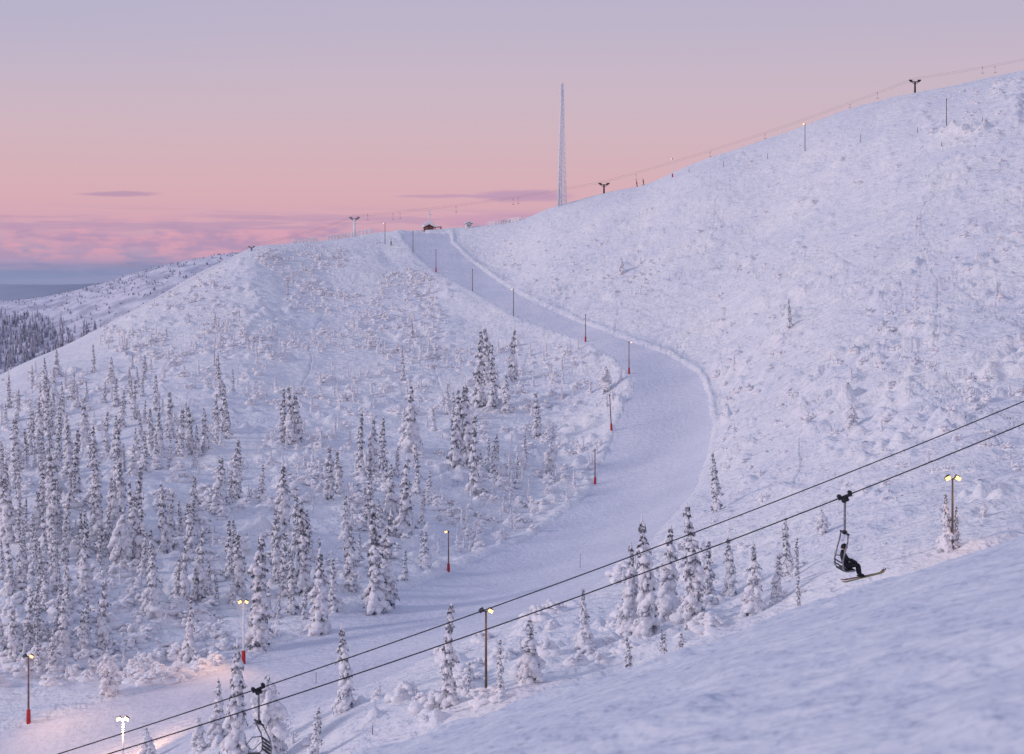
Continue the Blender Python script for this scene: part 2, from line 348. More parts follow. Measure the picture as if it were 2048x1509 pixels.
# ------------------------------------------------------------------ trees
def spruce(seed,R0,levels,kind):
    g=np.random.default_rng(seed); r_=random.Random(seed)
    sn=MB();nd=MB();tr=MB()
    bx,by=r_.uniform(-.06,.06),r_.uniform(-.06,.06)
    cen=lambda t:np.array([bx*t*t+.008*math.sin(9*t+seed),by*t*t+.008*math.cos(8*t+seed),t])
    tr.tube([tuple(cen(t)) for t in (-.06,0,.15,.35,.6,.8,.97)],[.017,.015,.0125,.010,.007,.004,.0015],7)
    def prof(t):
        if kind=='round': return max(.14,math.sin(math.pi*min(1,(t*.93+.12)))**.6)
        if kind=='broad': return (1-t)**.78*.95+.05
        return (1-t)**.58*.88*(1 if t>.08 else .8)+.07
    for i in range(levels):
        t=.04+.93*(i/(levels-1))**.95+r_.uniform(-.02,.02); t=min(t,.985)
        pr=prof(t); nb=max(3,int(4+4.5*pr)); a0=r_.uniform(0,6.28); lv=r_.uniform(.58,1.26)
        for b in range(nb):
            if r_.random()<.08: continue
            an=a0+6.283*b/nb+r_.uniform(-.3,.3); L=R0*pr*lv*r_.uniform(.6,1.3)
            dr=math.radians(r_.uniform(26,72)); o=np.array([math.cos(an),math.sin(an),0]); side=np.array([-math.sin(an),math.cos(an),0])
            ax=o*math.cos(dr)-np.array([0,0,math.sin(dr)]); nn=np.cross(ax,side); nn=nn if nn[2]>0 else -nn
            c=cen(min(.99,t+r_.uniform(-.015,.015)))
            w=max(.0105,L*r_.uniform(.26,.43)); th=max(.0085,L*r_.uniform(.18,.31))
            sn.blob(c+ax*L*.45+nn*th*.4,[ax*L*.48,side*w,nn*th],.28,ICO2,g)
            if r_.random()<.75:
                q=r_.uniform(.75,1.0); sn.blob(c+ax*L*q+np.array([0,0,-.08*L])+nn*th*.2,[ax*L*.29,side*w*.75,nn*th*.92],.28,ICO1,g)
            for m in range(9):
                u=r_.uniform(.3,1.22); p=c+ax*L*u+side*r_.uniform(-1,1)*w*1.15-nn*th*.35
                dn=ax*r_.uniform(.2,.7)+side*r_.uniform(-.5,.5)-np.array([0,0,r_.uniform(.3,1)]); dn=dn/np.linalg.norm(dn)
                l=r_.uniform(.018,.042); s2=np.cross(dn,g.normal(size=3)); s2=s2/np.linalg.norm(s2)*l*.32
                nd.add([p-s2,p+s2,p+dn*l],[(0,1,2)])
    for t in (.80,.84,.87,.90,.925,.95,.975,.995): sn.blob(cen(t),[[.014*(1.3-t)+.004,0,0],[0,.014*(1.3-t)+.004,0],[0,0,.028]],.2,ICO1,g)
    return tr.mesh('trunk',M['bark']),nd.mesh('crown',M['needle'],False),sn.mesh('snow_load',M['treesnow'])
VAR={'slim':[spruce(s,r,l,'slim') for s,r,l in ((1,.118,25),(2,.132,24),(3,.103,27),(4,.142,23),(5,.122,25),(6,.11,26))],
     'broad':[spruce(s,r,l,'broad') for s,r,l in ((11,.19,22),(12,.22,21),(13,.175,23))],
     'round':[spruce(s,r,l,'round') for s,r,l in ((21,.24,13),(22,.28,12))]}
TREES=[]
def tree(px,py,hpx,kind='slim',label=None,dmin=120):
    p=hit(px,py,dmin); h=hpx*p.y/F*1.0
    t=thing('spruce_tree','','tree',(p.x,p.y,p.z-.15),rnd.uniform(0,6.28),'snow laden spruces on the fell')
    me=rnd.choice(VAR[kind]); w=rnd.uniform(.85,1.18)
    t.scale=(h*w,h*w,h)
    for nme,m_ in zip(('trunk','crown','snow_load'),me): link(nme,m_,t)
    TREES.append(dict(o=t,px=px,py=py,h=hpx,kind=kind,label=label))
    return t
HAND=[(895,1412,205,'slim','tall slim snowy spruce left of the brown lamp pole below the piste'),
(692,1420,175,'slim','narrow snowy spruce standing alone across the cables at lower centre left'),
(1060,1366,134,'broad','snowy cone shaped spruce right of the brown lamp pole'),
(1000,1386,110,'slim','short spruce just right of the brown lamp pole foot'),
(1168,1297,125,'broad','snowy spruce midway between the lamp pole and the big clump'),
(1262,1266,185,'broad','left spruce of the big snowy clump below the piste bend'),
(1295,1272,243,'slim','tallest middle spruce of the big snowy clump below the bend'),
(1335,1236,185,'broad','right spruce of the big snowy clump with heavy snow boughs'),
(1390,1258,250,'slim','tall full spruce right of the big clump crossed by the cables'),
(1418,1205,125,'slim','smaller spruce tucked behind the tall full spruce at right'),
(1432,1022,118,'slim','lone slim spruce on the right bank of the piste bend'),
(1462,1192,125,'slim','thin spruce between the tall full spruce and the broad one'),
(1508,1228,148,'broad','broad snowy spruce near the edge of the foreground slope'),
(1553,1207,108,'slim','small spruce just right of the broad one near foreground edge'),
(1574,1150,122,'slim','taller slim spruce of the pair left of the riding skier'),
(1592,1152,80,'slim','short spruce beside the slim one left of the riding skier'),
(1645,1066,52,'round','tiny round snowy spruce above the riding skier chair path'),
(1893,1100,118,'broad','snowy spruce right behind the twin headed lamp at right'),
(1914,1096,88,'slim','small spruce right of the twin headed lamp pole'),
(1967,1036,36,'round','tiny snow covered spruce at far right below the cables'),
(438,1475,120,'broad','snowy spruce left of the empty chair on the near side'),
(472,1530,250,'slim','tallest spruce beside the empty chair at bottom left'),
(545,1535,195,'round','bushy snow loaded spruce right behind the empty chair'),
(630,1520,112,'slim','small spruce right of the empty chair at the bottom edge'),
(295,1525,75,'round','small bushy spruce at the bottom edge beside the lamp'),
(398,1500,72,'round','low bushy spruce at the bottom left of the tall one'),
(218,1388,95,'round','bushy snow ball spruce above the lit piste at lower left'),
(518,1300,232,'slim','tall slim spruce right of the twin headed lamp on the piste'),
(205,1308,152,'slim','slim pointed spruce at lower left above the piste'),
(752,1226,225,'slim','very tall thin spruce on the outer piste edge, left of the pair'),
(772,1216,195,'slim','thin spruce on the outer piste edge, right of the pair'),
(640,1266,172,'slim','narrow spruce standing at the lower piste edge'),
(585,1226,130,'slim','mid height spruce left of the lower piste edge'),
(380,1322,132,'broad','broad greyish spruce above the lamp lit part of piste'),
(608,1182,185,'slim','tall spruce in the open gap left of the lower piste'),
(305,1230,130,'broad','broad spruce in the lower left wood'),
(242,1132,118,'round','round headed snow lump spruce in the left wood'),
(330,1105,145,'slim','slim spruce right of the round headed snow lump'),
(567,1070,148,'slim','isolated pointed spruce in the open snow gap'),
(566,885,110,'slim','left spruce of the small isolated three on the upper slope'),
(580,886,118,'slim','middle spruce of the small isolated three on the upper slope'),
(596,884,100,'slim','right spruce of the small isolated three on the upper slope'),
(720,952,128,'slim','left spruce of the grey clump in the middle slope'),
(745,950,120,'slim','second spruce of the grey clump in the middle slope'),
(765,938,105,'slim','right spruce of the grey clump in the middle slope'),
(822,902,135,'broad','full snowy spruce left of the tall central clump'),
(808,1075,165,'slim','tall spruce below the tall central clump'),
(850,1140,80,'broad','low spruce left of the small red based lamp'),
(910,932,155,'slim','left spruce of the tall central clump'),
(935,935,175,'slim','tallest spruce of the tall central clump'),
(947,985,155,'slim','front spruce of the tall central clump'),
(958,812,152,'slim','left tree of the high central stand inside the bend'),
(985,816,130,'slim','right tree of the high central stand inside the bend'),
(972,770,118,'slim','rear tree of the high central stand inside the bend'),
(1025,762,108,'slim','single tall spruce right of the high central stand'),
(1012,826,82,'slim','short spruce at the foot of the high central stand'),
(1075,874,92,'slim','spruce amid low scrub inside the bend'),
(1050,926,62,'slim','small spruce between central clump and piste bend'),
(1035,960,50,'slim','little spruce right of the central clump foot'),
(806,760,62,'slim','small spruce standing alone high on the slope'),
(1098,950,70,'round','hooded spruce full of snow inside the bend'),
(1210,785,55,'round','round snow capped spruce beside the piste bend lamp'),
(660,1000,110,'slim','spruce between isolated spruce and grey clump'),
(700,1180,140,'slim','thin spruce left of the tall outer edge pair'),
(575,590,34,'slim','tiny spruce high on the left shoulder'),
(825,676,40,'slim','tiny spruce on the scrubby shoulder below the lamps'),
(1580,656,60,'slim','small lone spruce on the open right slope'),
(1705,855,52,'round','snow bent small spruce on right slope above the cables'),
(1995,592,30,'slim','tiny spruce on the right slope near the frame edge'),
(1243,548,34,'round','tiny snow hooded spruce on slope right of the upper piste'),
]
for px,py,h,kd,lb in HAND: tree(px,py,h,kd,lb)
occ=[(a[0],a[1]) for a in HAND]
KEEP=[(455,505,1240,1420),(880,915,1080,1260),(30,85,1350,1560),(225,262,1400,1560)]   # keep the lamps clear
def blocked(px,py): return any(a<px<b and c<py<d for a,b,c,d in KEEP)
def fill(zone,cnt,hm,thr,seed,sp,kinds=('slim','slim','slim','slim','broad')):
    c=0;tr=0
    while c<cnt and tr<cnt*25:
        tr+=1; px=rnd.uniform(zone[0],zone[1]);py=rnd.uniform(zone[2],zone[3])
        if py<skyy(px)+30 or onpiste(px,py,14) or blocked(px,py) or float(vn(np.array([px/75]),np.array([py/55]),seed)[0])<thr: continue
        if any(abs(px-a)<sp and abs(py-b)<sp*1.4 for a,b in occ): continue
        p=hit(px,py); hh=rnd.uniform(*hm)*F/p.y
        tree(px,py,hh,rnd.choice(kinds)); occ.append((px,py)); c+=1
fill((0,120,830,1180),34,(4.5,11.5),.24,91,10)
fill((60,470,760,960),48,(4.5,11),.40,92,10)
fill((100,480,940,1220),48,(5,12),.40,93,10)
fill((0,180,1120,1370),18,(4,9),.25,94,15,('slim','slim','broad','slim'))
fill((520,720,980,1240),16,(4,11),.42,95,15)
fill((690,860,940,1180),16,(4,11),.40,96,13)
fill((860,1000,820,1000),8,(5,9),.34,97,13)
fill((250,560,620,780),10,(2.2,5),.45,98,15)
fill((850,1600,1180,1400),8,(3,6),.45,99,24)
fill((0,300,740,860),20,(4,9),.3,90,11)

REG=[((0,130,0,950),'the dense upper stand at the left frame edge'),((130,300,0,880),'the upper left wood below the smooth shoulder'),((300,560,0,880),'the open wood right of the upper left stand'),
((130,300,880,1000),'the middle of the dense left wood'),((300,540,880,1000),'the grey clumps in the centre of the left wood'),((0,130,950,1110),'the left frame edge at mid height'),
((130,300,1000,1130),'the lower half of the left wood'),((300,480,1000,1130),'the lower wood around the round headed lump'),((0,190,1110,1500),'the lower left corner above the piste'),((190,480,1130,1420),'the thinning wood above the lamp lit piste'),
((480,720,960,1300),'the open lower slope left of the piste'),((690,870,900,1200),'the scattered stand below the grey clump'),((840,1110,760,1100),'the scattered stand around the tall central clump'),((560,1250,500,960),'the upper middle slope'),((380,1700,1000,1560),'the strip between piste and foreground slope')]
ORD=['leftmost','second from left','third from left','fourth from left','fifth from left','sixth from left','seventh from left','eighth from left']
buck={}
for t in TREES:
    if t['label']: t['o']['label']=t['label']; continue
    for i,(z,ph) in enumerate(REG):
        if z[0]<=t['px']<=z[1] and z[2]<=t['py']<=z[3]: buck.setdefault(i,[]).append(t); break
    else: buck.setdefault(-1,[]).append(t)
for i,L in buck.items():
    ph=REG[i][1] if i>=0 else 'the remaining open slope'
    if len(L)<=8:
        for j,t in enumerate(sorted(L,key=lambda q:q['px'])): t['o']['label']='snowy spruce, %s in %s'%(ORD[j],ph)
        continue
    L=list(L)
    for wd,key in (('tallest',lambda q:-q['h']),('leftmost',lambda q:q['px']),('rightmost',lambda q:-q['px']),('highest standing',lambda q:q['py']),('lowest standing',lambda q:-q['py']),('smallest',lambda q:q['h'])):
        t=min(L,key=key); L.remove(t); t['o']['label']='%s snowy spruce in %s'%(wd,ph)
    for t in L:
        t['o']['label']='%s snowy spruce among others in %s'%({'slim':'slim','broad':'broad','round':'bushy'}[t['kind']],ph)
        t['o']['group']='%s spruces in %s'%(t['kind'],ph)

# ------------------------------------------------------------------ shrubs
def shrub(seed,low=False):
    r_=random.Random(seed); g=np.random.default_rng(seed); sn=MB(); tw=MB()
    nst=r_.randint(3,5) if low else r_.randint(5,9)
    for i in range(nst):
        an=r_.uniform(0,6.28); o=np.array([math.cos(an),math.sin(an),0]); H=r_.uniform(.45,1.0); Rr=r_.uniform(.35,1.0)
        st=np.array([r_.uniform(-.3,.3),r_.uniform(-.3,.3),0]); m=3 if low else 7; pl=[]
        for j in range(m+1):
            t=j/m; z=H*math.sin(min(1,t*1.25)*math.pi*.62)**.9*(1 if t<.6 else 1-.9*(t-.6)**1.2); p=st+o*Rr*t**1.5+np.array([0,0,z]); pl.append(p)
            if j and r_.random()<.9:
                rr=r_.uniform(.12,.23)*(1.3 if low else 1)*(1-.3*t); sn.blob(p+np.array([0,0,rr*.4]),[[rr*1.25,0,0],[0,rr*1.25,0],[0,0,rr*.9]],.22,ICO1 if low else ICO2,g)
        if not low: tw.tube([tuple(p) for p in pl],[.03-.022*j/m for j in range(m+1)],5)
        for q in range(4 if low else 18):
            p=pl[r_.randint(1,m)]+g.normal(size=3)*.06; dn=g.normal(size=3)+np.array([0,0,-.2]); dn/=np.linalg.norm(dn); s2=np.cross(dn,g.normal(size=3)); s2=s2/np.linalg.norm(s2)*(.03 if low else .014); l=r_.uniform(.18,.42)
            tw.add([p-s2,p+s2,p+dn*l],[(0,1,2)])
    for i in range(4 if low else 6):
        a=r_.uniform(0,6.28); q=r_.uniform(.1,.6); rr=r_.uniform(.3,.55); sn.blob([q*math.cos(a),q*math.sin(a),.1],[[rr*1.3,0,0],[0,rr*1.2,0],[0,0,rr*.8]],.15,ICO1 if low else ICO2,g)
    return sn,tw
def sapling(seed):
    r_=random.Random(seed); g=np.random.default_rng(seed); sn=MB(); tw=MB()
    for i in range(9):
        t=i/8; rr=.34*(1-t)**.7+.05
        for j in range(2 if t<.75 else 1):
            a=r_.uniform(0,6.28); q=rr*.5*r_.random(); sn.blob([q*math.cos(a),q*math.sin(a),t*2.3+.1],[[rr*.75,0,0],[0,rr*.75,0],[0,0,.20]],.3,ICO1,g)
        for j in range(4):
            a=r_.uniform(0,6.28); p=np.array([rr*.6*math.cos(a),rr*.6*math.sin(a),t*2.3]); dn=np.array([math.cos(a)*.6,math.sin(a)*.6,-.8]); s2=np.array([-math.sin(a),math.cos(a),0])*.06; tw.add([p-s2,p+s2,p+dn*.28],[(0,1,2)])
    return sn,tw
SH=[]
for s in range(7):
    a,b=shrub(200+s); SH.append((a.mesh('snow_cover',M['shrubsnow']),b.mesh('twigs',M['twig'])))
LOW=[shrub(300+s,True) for s in range(8)]+[sapling(330+s) for s in range(4)]
LOWA=[]
for a,b in LOW:
    LOWA.append((np.concatenate(a.v),np.array(a.f),np.concatenate(b.v),np.array(b.f)))
pos=[]
for zone,cnt,sz in [((200,900,510,720),900,(.5,1.5)),((0,560,720,1370),700,(.6,1.8)),((560,1250,690,1180),680,(.6,1.8)),((1430,2060,620,1000),190,(.4,1.3)),((1000,2060,280,600),120,(.4,1.1)),((640,1620,1080,1450),95,(.6,1.6)),((380,660,1440,1509),12,(.6,1.1)),((900,1320,480,600),80,(.4,1.1)),((1860,2060,165,270),50,(.5,1.0)),((430,760,478,520),100,(.5,1.1)),((1400,2060,1000,1130),25,(.4,.8))]:
    for px,py in sample(zone,cnt,.44,(60,40),15,7):
        if blocked(px,py): continue
        p=hit(px,py); h=rnd.uniform(*sz)*(min(1,max(.55,p.y/330)) if px>1430 else 1); pos.append((h*F/p.y,px,py,h,p))
pos.sort(key=lambda q:-q[0])
SREG=[((0,300,0,950),'the upper left wood'),((0,300,950,1600),'the lower left wood'),((300,620,0,1000),'the open wood left of centre'),((300,700,1000,1390),'the slope above the lit piste'),((380,700,1390,1600),'the bottom left strip by the empty chair'),
((620,900,0,900),'the middle slope below the shoulder'),((620,1250,900,1130),'the slope inside the piste bend'),((900,1260,600,900),'the stand inside the upper bend'),((700,1400,1130,1600),'the strip near the brown lamp'),((1380,2100,950,1300),'the strip behind the foreground slope'),((1380,2100,780,950),'the right slope just above the cables'),((1380,2100,0,780),'the upper open right slope')]
sb={}
for h_,px,py,h,p in pos[:300]:
    t=thing('snowy_shrub','','shrub',(p.x,p.y,p.z-.12),rnd.uniform(0,6.28)); w=h*rnd.uniform(.9,1.5); t.scale=(w,w,h)
    a,b=rnd.choice(SH); link('snow_cover',a,t); link('twigs',b,t)
    for i,(z,ph) in enumerate(SREG):
        if z[0]<=px<=z[1] and z[2]<=py<=z[3]: break
    else: i=-1
    sb.setdefault(i,[]).append((px,py,h_,t))
for i,L in sb.items():
    ph=SREG[i][1] if i>=0 else 'the remaining snow slope'; L=list(L)
    for wd,key in (('largest',lambda q:-q[2]),('leftmost',lambda q:q[0]),('rightmost',lambda q:-q[0]),('highest placed',lambda q:q[1]),('lowest placed',lambda q:-q[1])):
        if not L: break
        t=min(L,key=key); L.remove(t); t[3]['label']='%s snow bent shrub on %s'%(wd,ph); t[3]['group']='snow bent shrubs'
    for t in L: t[3]['label']='low snow bent shrub among others on %s'%ph; t[3]['group']='low shrubs on %s'%ph
VS=[];FS=[];MI=[];nn_=0
for h_,px,py,h,p in pos[300:]:
    sap=rnd.random()<(.34 if px<1250 and py>640 else .08)
    a,af,b,bf=rnd.choice(LOWA[8:] if sap else LOWA[:8]); w=h*(rnd.uniform(.8,1.4) if not sap else rnd.uniform(.8,1.0)); an=rnd.uniform(0,6.28); c,s=math.cos(an)*w,math.sin(an)*w
    for vv,ff,mi in ((a,af,0),(b,bf,1)):
        q=np.stack([vv[:,0]*c-vv[:,1]*s+p.x,vv[:,0]*s+vv[:,1]*c+p.y,vv[:,2]*h+p.z-.15],-1); VS.append(q); FS.append(ff+nn_); MI+= [mi]*len(ff); nn_+=len(q)
me=bpy.data.meshes.new('snowy_scrub'); me.from_pydata(np.concatenate(VS).tolist(),[],np.concatenate(FS).tolist()); me.materials.append(M['shrubsnow']); me.materials.append(M['twig'])
me.polygons.foreach_set('material_index',MI); me.polygons.foreach_set('use_smooth',[True]*len(MI)); me.update()
tag(link('snowy_scrub',me),'countless small snow buried shrubs and saplings scattered over the fell','scrub',kind='stuff')

# ------------------------------------------------------------------ lamp posts
def lamp(px,py_top,py_base,label,heads=((-1,'off'),(1,'lamp')),pole='steel',pad=True,rad=.09,dmin=120,aim=None,energy=0,group='floodlight poles beside the ski run',hs=1.0):
    p=hit(px,py_base,dmin); top=(HY-py_top)/F*p.y-p.z
    t=thing('lamp_post',label,'lamp post',tuple(p),0,group)
    part('pole',MB().tube([(0,0,-.8),(0,0,top*.5),(0,0,top)],[rad*1.2,rad*1.05,rad*.8],10),M[pole],t)
    if pad:
        b=MB(); hh=min(1.8,top*.20); b.tube([(0,0,-.3),(0,0,.1),(0,0,hh*.5),(0,0,hh-.06),(0,0,hh)],[rad*2.1,rad*2.4,rad*2.3,rad*2.2,rad*1.4],10); part('base_pad',b,M['pad'],t)
    sc=hs
    if len(heads)>1: part('crossarm',MB().box((0,0,top-.05),(.9*sc,.09*sc,.09*sc),bev=.015),M['dark'],t)
    else: part('cap',MB().box((0,0,top),(.22*sc,.22*sc,.3*sc),bev=.03),M['dark'],t)
    for sx,st in heads:
        R=Matrix.Rotation(math.radians(28)*sx,3,'Y'); c=Vector((sx*.42*sc,-.06,top+.05)); sz=.95*sc
        hd=part('lamp_head',MB().box(c,(.5*sz,.42*sz,.34*sz),R,.05*sz).box(c+Vector((0,0,.2*sz)),(.36*sz,.3*sz,.08*sz),R,.02),M['dark'],t)
        part('lamp_glass',MB().box(c+R@Vector((.02*sx*sz,-.215*sz,-.02*sz)),(.46*sz,.02,.31*sz),R,.004).box(c+R@Vector((0,0,-.176*sz)),(.42*sz,.36*sz,.02),R,.004),M[{'off':'lampoff','lamp':'lamp','dim':'lampdim'}[st]],hd)
    if energy:
        ld=bpy.data.lights.new('floodlight_beam','SPOT'); ld.energy=energy; ld.color=(1,.52,.24); ld.spot_size=math.radians(150); ld.spot_blend=1; ld.shadow_soft_size=.25
        lo=link('floodlight_beam',ld,t,(.0,-.9,top-.15)); q=Vector(aim)-(p+Vector((0,-.9,top))) if aim else Vector((0,-.5,-1)); lo.rotation_euler=q.to_track_quat('-Z','Y').to_euler()
    return t
T2=((-1,'lamp'),(1,'lamp'))
lamp(972,1222,1392,'brown wooden lamp pole with one lit head below the piste',((-1,'off'),(1,'lamp')),'wood',False,.11,energy=260,hs=1.0)
lamp(1905,957,1100,'twin headed lit lamp pole behind the foreground slope at right',T2,'wood',False,.10,energy=260,hs=1.1)
lamp(487,1204,1326,'twin headed lit lamp with red base pad above the glowing piste',T2,'rime',True,.12,aim=tuple(hit(180,1440)),energy=3000,hs=1.05)
lamp(57,1313,1446,'lit lamp post with red pad at the far left frame edge',((-1,'off'),(1,'lamp')),'polered',True,.11,energy=1500,aim=tuple(hit(190,1480)),hs=1.0)
lamp(246,1438,1535,'lit lamp head at the bottom edge left of the empty chair',((-1,'off'),(1,'lamp')),'rime',False,.10,energy=3600,aim=tuple(hit(300,1400)),hs=1.05)
lamp(897,1064,1143,'small lit lamp with red pad on the outer piste edge',((-1,'lamp'),),'polered',True,.11)
for px,a,b,lb,st,pl_,pd in [(1190,900,968,'unlit lamp pole with red pad below the piste bend','','polered',1),(1223,791,861,'leaning unlit lamp pole with red pad inside the piste bend','','polered',1),(1258,685,748,'lamp pole with red pad at the outer tip of the bend','dim','polered',1),(1171,630,684,'red footed lamp pole on the middle of the upper piste','','polered',1),(1027,579,633,'lamp pole with a white glowing head on the upper piste','dim','wood',0),(945,540,583,'slender pole on the upper piste left edge','','polered',0),(872,500,545,'red footed pole below the hut on the crest','','polered',1),(826,463,506,'thin pole on the left edge of the topmost piste','','polered',0),(770,447,489,'slim lamp post left of the hut on the crest','dim','wood',0),(1345,318,355,'red footed lamp pole on the skyline right of the skiers','dim','rime',1),(1610,249,302,'lit lamp pole on the upper right slope below the skyline','lamp','wood',0),(1893,199,251,'thin dark pole on the top right slope','','wood',0)]:
    t=lamp(px,a,b,lb,(((-1 if px!=1258 else 1),st),) if st else (),pl_,bool(pd),.11,hs=1.2)
    if px==1223: t.rotation_euler=(0,math.radians(-3),0)

# marker sticks
def stick(px,py,hpx,label,mat='wood',r=.05,dmin=120,group='marker stakes'):
    p=hit(px,py,dmin); h=hpx*p.y/F; t=thing('marker_stake',label,'stake',tuple(p),0,group)
    part('shaft',MB().tube([(0,0,-.4),(.02*h,0,h)],[r,r*.8],6),M[mat],t)
    part('snow_cap',MB().blob((.02*h,0,h+.03),[[r*1.7,0,0],[0,r*1.7,0],[0,0,r*1.5]],.1),M['rime'],t)
for px,py,h,lb in [(1721,285,17,'thin stake on the right slope below the skyline'),(1835,266,12,'short stake on the upper right slope'),(1535,318,12,'small stake below the skyline right of the lit lamp'),(1447,335,12,'small stake just under the skyline right of the red footed lamp'),(1965,243,8,'tiny stake at the top right of the slope'),(1883,292,8,'tiny stake left of the rocky top right slope'),(1160,1136,28,'thin red stake on the piste above the cables'),(632,1366,22,'red stake on the lower piste near the cables'),(745,1470,20,'red stake at the bottom edge below the cables'),(730,500,9,'tiny stake left of the crest huts'),(1378,346,8,'little stake right of the red footed skyline lamp')]:
    stick(px,py,h,lb,'polered' if 'red stake' in lb else 'wood',.045 if py>1000 else .09)
for px in np.arange(1385,2050,26.0):
    px+=rnd.uniform(-6,6); stick(px,skyy(px)+1.5,rnd.uniform(5,8),'short rimed fence stake in the row along the right skyline','rime',.10,300,'fence stakes along the right skyline')

# ------------------------------------------------------------------ crest structures
p=hit(1124,411,400); Hm=(HY-168)/F*p.y-p.z
t=thing('radio_mast','tall rimed lattice radio mast standing on the crest','mast',tuple(p),.25)
B0,B1=1.85,.5; ang=[math.radians(a) for a in (200,320,80)]
def leg(a,z): r=B0+(B1-B0)*(z/Hm); return (r*math.cos(a),r*math.sin(a),z)
for q,a in enumerate(ang): part('leg',MB().tube([leg(a,-1),leg(a,Hm*.5),leg(a,Hm)],[.34 if q==0 else .24,.30 if q==0 else .2,.22],8),M['rime'],t)
b=MB(); nl=26
for i in range(nl):
    z0,z1=Hm*i/nl,Hm*(i+1)/nl
    for q in range(3):
        a,c=ang[q],ang[(q+1)%3]
        b.tube([leg(a,z0),leg(c,z1)],.075,5); b.tube([leg(c,z0),leg(a,z1)],.075,5); b.tube([leg(a,z1),leg(c,z1)],.075,5)
part('bracing',b,M['rime'],t)
b=MB(); b.tube([(-.8,-.5,0),(-.3,-.2,Hm*.97)],[.46,.34],8)
for i in range(60): z=Hm*.97*i/60; f=1-z/Hm; b.blob((-.8*f-.3*(1-f)+rnd.uniform(-.2,.2),-.5*f-.2,z),[[.52,0,0],[0,.4,0],[0,0,.6]],.25,ICO1)
part('iced_ladder',b,M['rime'],t)
part('antenna',MB().tube([(0,0,Hm),(0,0,Hm+.8)],[.12,.05],6).blob((0,0,Hm),[[.6,0,0],[0,.6,0],[0,0,.5]],.2),M['rime'],t)
def hut(px,py,wpx,hpx,label,wall,dep=5,pitch=.9,st=.8):
    p=hit(px,py,400); u=p.y/F; w=wpx*u; h=hpx*u
    t=thing('mountain_hut',label,'hut',tuple(p),math.pi/2+.15)
    part('wall',MB().box((0,0,h*.5-.4),(dep,w,h+.8),bev=.03).add([(-dep/2,-w/2,h),(-dep/2,w/2,h),(-dep/2,0,h+w/2*pitch-.1),(dep/2,-w/2,h),(dep/2,w/2,h),(dep/2,0,h+w/2*pitch-.1)],[(0,2,1),(3,4,5)]),M[wall],t,False)
    ov=.4; X0=dep/2+ov; Y0=w/2+ov; zr=h+w/2*pitch; ze=h-ov*pitch
    sec=[(-Y0,ze),(0,zr),(Y0,ze),(Y0,ze+.16),(0,zr+.16),(-Y0,ze+.16)]
    def prism(sec,x): 
        vs=[(-x,y,z) for y,z in sec]+[(x,y,z) for y,z in sec]; m=len(sec)
        return vs,[tuple(range(m)),tuple(range(2*m-1,m-1,-1))]+[(i,i+m,(i+1)%m+m,(i+1)%m) for i in range(m)]
    rf=part('roof',MB().add(*prism(sec,X0)),M['brown'],t,False)
    s2=[(-Y0-.05,ze+.17),(0,zr+.17),(Y0+.05,ze+.17),(Y0+.12,ze+.17+st*.6),(Y0*.5,(ze+zr)/2+.17+st*.95),(0,zr+.17+st*.8),(-Y0*.5,(ze+zr)/2+.17+st*.95),(-Y0-.12,ze+.17+st*.6)]
    part('roof_snow',MB().add(*prism(s2,X0+.08)),M['rime'],rf,False)
    for sy in (-.27,.27):
        f=part('window',MB().box((-dep/2-.03,sy*w,h*.6),(.08,w*.2,h*.4),bev=.01),M['rime'],t); part('pane',MB().box((-dep/2-.08,sy*w,h*.6),(.03,w*.15,h*.3)),M['glass'],f)
    dr=part('door',MB().box((-dep/2-.03,0,h*.42),(.08,w*.16,h*.8),bev=.01),M['brown'],t); part('handle',MB().box((-dep/2-.09,w*.05,h*.4),(.06,.06,.15)),M['steel'],dr)
    return t
hut(857,459,18,4.5,'red timber hut with thick snow roof on the crest by the piste top','redwall',5,.55,1.5)
hut(937,456,11,8,'small snow plastered lift cabin right of the crest hut','rime',3,.35,.6)
p=hit(857,458,400); u=p.y/F
t=thing('camera_pole','white rimed pole with crossbar rising behind the crest hut','pole',(p.x,p.y+3.5,p.z))
part('shaft',MB().tube([(0,0,-.5),(0,0,38*u)],[.26,.2],8),M['rime'],t); part('crossbar',MB().tube([(-1.1,0,30*u),(1.1,0,31*u)],.16,6),M['rime'],t); part('housing',MB().box((0,0,38*u),(.7,.5,.9),bev=.1),M['rime'],t)
def table(px,py,label):
    p=hit(px,py,400); t=thing('picnic_table',label,'table',tuple(p),.3)
    part('tabletop',MB().box((0,0,.95),(3.2,1.0,.14),bev=.03),M['brown'],t)
    for sy in (-1,1): part('bench',MB().box((0,sy*.95,.6),(3.2,.4,.1),bev=.02),M['brown'],t)
    for sx in (-1.2,1.2): part('leg',MB().box((sx,0,.35),(.18,2.0,.12),bev=.02).tube([(sx,-.8,-.3),(sx,-.15,.9)],.09,6).tube([(sx,.8,-.3),(sx,.15,.9)],.09,6),M['brown'],t)
    part('snow_cover',MB().blob((0,0,1.12),[[1.6,0,0],[0,.5,0],[0,0,.22]],.08),M['rime'],t)
table(1014,446,'brown wooden picnic table on the crest left of the mast')
table(876,459,'brown table beside the red hut on the crest')
